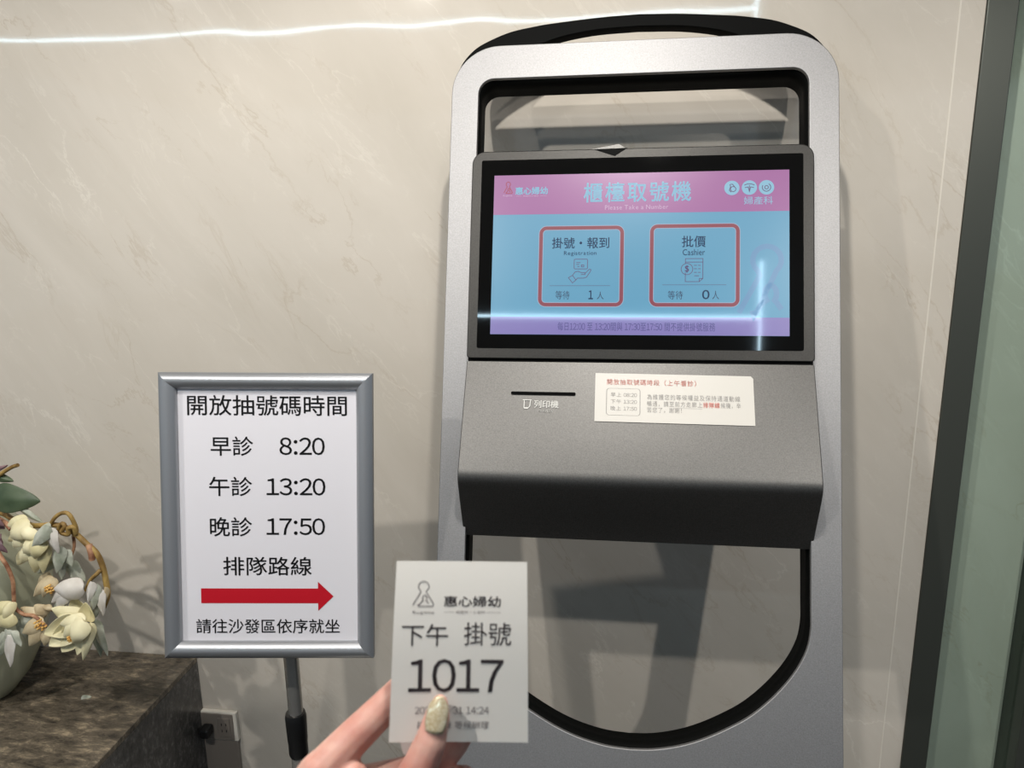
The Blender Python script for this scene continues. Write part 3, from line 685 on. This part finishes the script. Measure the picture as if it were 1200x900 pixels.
# top sprig
stem('stem', [MOUTH, at(-40, 600, 1.35), at(-25, 575, 1.33), at(-8, 562, 1.315), at(6, 552, 1.31), at(15, 547, 1.31), at(21, 545, 1.308)], (.0040, .0030), M['bark'], top_br)
petals('leaf', [pr(-12, 582, 44, 588, 36, 1.30, bow=.012, cup=.008, tipcurl=-.008)], M['green'], top_br)['label'] = 'large dark green leaf'
petals('leaf', [pr(-12, 556, 16, 564, 12, 1.315, bow=.008, cup=.005)], M['green'], top_br)
petals('leaf', [pr(-16, 556, 9, 545, 7, 1.32, bow=.006, cup=.004)], M['plum'], top_br)
stem('side_twig', [at(-20, 600, 1.33), at(-6, 606, 1.31), at(6, 613, 1.29), at(13, 620, 1.285)], (.0046, .0040), M['twig'], top_br)
petals('bud', [pr(-8, 606, 5, 617, 10, 1.28, bow=.008, cup=.006), pr(-8, 610, 6, 620, 9, 1.285, bow=.006, cup=.005)], M['plum'], top_br)
petals('bud', [pr(-6, 628, 3, 638, 13, 1.275, bow=.010, cup=.008), pr(-6, 632, 9, 648, 9, 1.27, bow=.006, cup=.004)], M['plum'], top_br)
# fallen petal on the counter
fpv = at(97, 796, 1.41); fpv.z = CT + .001
fp = petals('fallen_petal', [dict(B=fpv + V((-.009, -.004, 0)), T=fpv + V((.011, .005, .001)), wid=.013, bow=.0, cup=.0)], M['sage'], None)
tag(fp, 'small curled grey green petal lying on the brown stone countertop', 'petal')

# ---------------------------------------------------------------- the ticket and the hand
def tw(u, v): return -.0052 * max(0, (v + .01) / .0625) ** 2 - .0012 * math.cos(u / .04 * 1.4)
def TF(u, v, c=0.0): return TK(u, v, tw(u, v) + c)
vs, fs = [], []; NU, NV = 14, 18
for side in (0, 1):
    for j in range(NV + 1):
        v = -.052 + .1045 * j / NV; hw_ = .0410 - .0016 * j / NV
        for i in range(NU + 1):
            u = -hw_ + 2 * hw_ * i / NU; vs.append(TF(u, v, -.00016 * side))
n_ = (NU + 1) * (NV + 1)
for side in (0, 1):
    for j in range(NV):
        for i in range(NU):
            a = side * n_ + j * (NU + 1) + i; fs.append((a, a + 1, a + NU + 2, a + NU + 1))
rim = [i for i in range(NU + 1)] + [(NU + 1) * j + NU for j in range(1, NV + 1)] + [(NU + 1) * NV + i for i in range(NU - 1, -1, -1)] + [(NU + 1) * j for j in range(NV - 1, 0, -1)]
for a, b in zip(rim, rim[1:] + rim[:1]): fs.append((a, b, b + n_, a + n_))
ticket = tag(link('queue_ticket', mesh(vs, fs), M['ticket'], smooth=40), 'small white printed queue ticket held up by the hand', 'ticket')
ticket.location = (0, 0, 0)
strokes(logo_lines(-.0293, .0265, -.0161, .0408), .00055, TF, .0003, M['thermal_faint'], ticket, 'logo_mark')
text('Eugene', (-.0288, .0217, -.0160, .0238), TF, .0003, 0, M['thermal_faint'], ticket, track=.05)
text('惠心婦幼', (-.0104, .0262, .0237, .0324), TF, .0003, .012, M['thermal'], ticket)
text('婦產科・小兒科', (-.0031, .0222, .0145, .024), TF, .0003, 0, M['thermal_faint'], ticket)
for x0, x1 in ((-.0100, -.0040), (.0153, .0238)): strokes([[(x0, .0231), (x1, .0231)]], .00018, TF, .0003, M['thermal_faint'], ticket, 'rule_line')
text('下午', (-.0348, .0035, -.0075, .0162), TF, .0003, 0, M['thermal'], ticket)
text('掛號', (.002, .0039, .0302, .0172), TF, .0003, 0, M['thermal'], ticket)
text('1017', (-.0304, -.0233, .0258, -.004), TF, .0003, .004, M['thermal'], ticket)
text('2024/12/31 14:24', (-.0263, -.0362, .0176, -.0311), TF, .0003, 0, M['thermal_faint'], ticket)
text('請至櫃檯 等候辦理', (-.0247, -.0442, .0177, -.0399), TF, .0003, 0, M['thermal_faint'], ticket)

tabv = [TF(-.0345, -.0518, -.0001), TF(-.0265, -.0518, -.0001), TF(-.0275, -.0585, -.0012), TF(-.0325, -.0595, -.0016)]
tabm = link('torn_tab', mesh(tabv + [v - TK.n * .00016 for v in tabv], [(0, 1, 2, 3), (7, 6, 5, 4), (0, 4, 5, 1), (1, 5, 6, 2), (2, 6, 7, 3), (3, 7, 4, 0)]), M['ticket'], ticket)

# left hand: built as overlapping tapered bones in millimetres on the ticket frame, then fused into one skin
def H(u, v, w_): return TK(u * .001, v * .001, w_ * .001)
bones = []
def chain(pts):
    for (a, ra), (b, rb) in zip(pts, pts[1:]): bones.append((V(a), ra, V(b), rb))
# thumb (in front of the ticket)
chain([((-11.0, -26.5, 7.5), 5.0), ((-12.3, -34, 8.6), 7.6), ((-16, -48, 11.0), 9.6), ((-22.5, -63, 12.0), 10.8), ((-33, -82, 11), 11.8), ((-52, -108, 2), 15), ((-78, -132, -8), 18)])
# index (bent, behind the ticket)
chain([((-84, -76, -16), 13), ((-66, -58, -21), 11.6), ((-48, -41, -24), 10.6), ((-33, -26, -24), 9.8), ((-16, -24, -19), 8.6), ((-5, -33, -10.5), 7.4)])
# middle
chain([((-80, -92, -18), 13), ((-58, -86, -25), 11.2), ((-34, -82, -30), 10.2), ((-14, -76, -28), 9.6), ((-3, -60, -21), 9.0), ((5, -45, -12), 7.6)])
# ring
chain([((-84, -110, -20), 13), ((-56, -110, -28), 11), ((-30, -108, -34), 10.2), ((-12, -100, -30), 9.4), ((-2, -88, -22), 8.8), ((3, -78, -14), 7.6)])
# little finger
chain([((-90, -128, -22), 12), ((-66, -131, -28), 9.8), ((-46, -131, -32), 9), ((-32, -126, -28), 8.4), ((-26, -116, -22), 7.4)])
# palm and web
for a in ((-84, -76, -16), (-80, -92, -18), (-84, -110, -20), (-90, -128, -22)):
    bones.append((V(a), 13.5, V((-128, -150, -22)), 19))
bones.append((V((-65, -78, -14)), 11.0, V((-60, -100, -4)), 12)); bones.append((V((-60, -100, -4)), 12, V((-40, -88, 4)), 10))
bones.append((V((-70, -92, -10)), 12, V((-50, -96, -4)), 12))
bones.append((V((-52, -108, 2)), 15, V((-100, -135, -14)), 19))
# wrist and forearm
bones.append((V((-118, -140, -18)), 23, V((-150, -172, -24)), 25)); bones.append((V((-150, -172, -24)), 25, V((-310, -350, -22)), 38))
bones.append((V((-120, -156, -20)), 22, V((-150, -184, -24)), 24))
bm = bmesh.new()
for a, ra, b, rb in bones:
    k = max(2, int((b - a).length / (min(ra, rb) * .16)))
    for i in range(k + 1):
        t = i / k; p = a.lerp(b, t)
        bmesh.ops.create_icosphere(bm, subdivisions=2, radius=(ra + (rb - ra) * t) * .001, matrix=Matrix.Translation(H(*p)))
me = bpy.data.meshes.new('mesh'); bm.to_mesh(me); bm.free()
tmp = bpy.data.objects.new('tmp', me); COL.objects.link(tmp)
rm = tmp.modifiers.new('r', 'REMESH'); rm.mode = 'VOXEL'; rm.voxel_size = .0011; rm.use_smooth_shade = True
sm = tmp.modifiers.new('s', 'SMOOTH'); sm.iterations = 9; sm.factor = .5
skin = bpy.data.meshes.new_from_object(tmp.evaluated_get(bpy.context.evaluated_depsgraph_get()))
bpy.data.objects.remove(tmp); bpy.data.meshes.remove(me)
hand = link('hand', skin, M['skin'], smooth=180)
tag(hand, 'left hand with a pearly gold thumbnail pinching the white queue ticket', 'hand')
# thumbnail: curved almond plate along the last thumb bone
A0 = V((-13.4, -39.2, 18.6)); A1 = V((-10.4, -21.2, 12.8)); ax = (A1 - A0); LN = ax.length; ax.normalize()
sd = ax.cross(V((0, 0, 1))).normalized(); nn = sd.cross(ax).normalized()
vs, fs = [], []; NA, NB = 14, 10
for i in range(NA + 1):
    t = i / NA
    hw_ = 5.9 * (1 - max(0, (t - .55) / .45) ** 2.2 * .80) * (.80 + .20 * min(1, t / .2))
    for j in range(NB + 1):
        s = 2 * j / NB - 1
        p = A0 + ax * (LN * t - (.9 * (1 - s * s) if i == 0 else 0)) + sd * (hw_ * s) + nn * (-.42 * hw_ * s * s + .6 * math.sin(math.pi * t) - .1)
        vs.append(H(*p))
for i in range(NA):
    for j in range(NB): a = i * (NB + 1) + j; fs.append((a, a + 1, a + NB + 2, a + NB + 1))
nail = link('thumbnail', mesh(vs, fs), M['nail'], hand, smooth=80); nail['label'] = 'pearly gold polished nail'
so = nail.modifiers.new('thickness', 'SOLIDIFY'); so.thickness = .0011; so.offset = 0
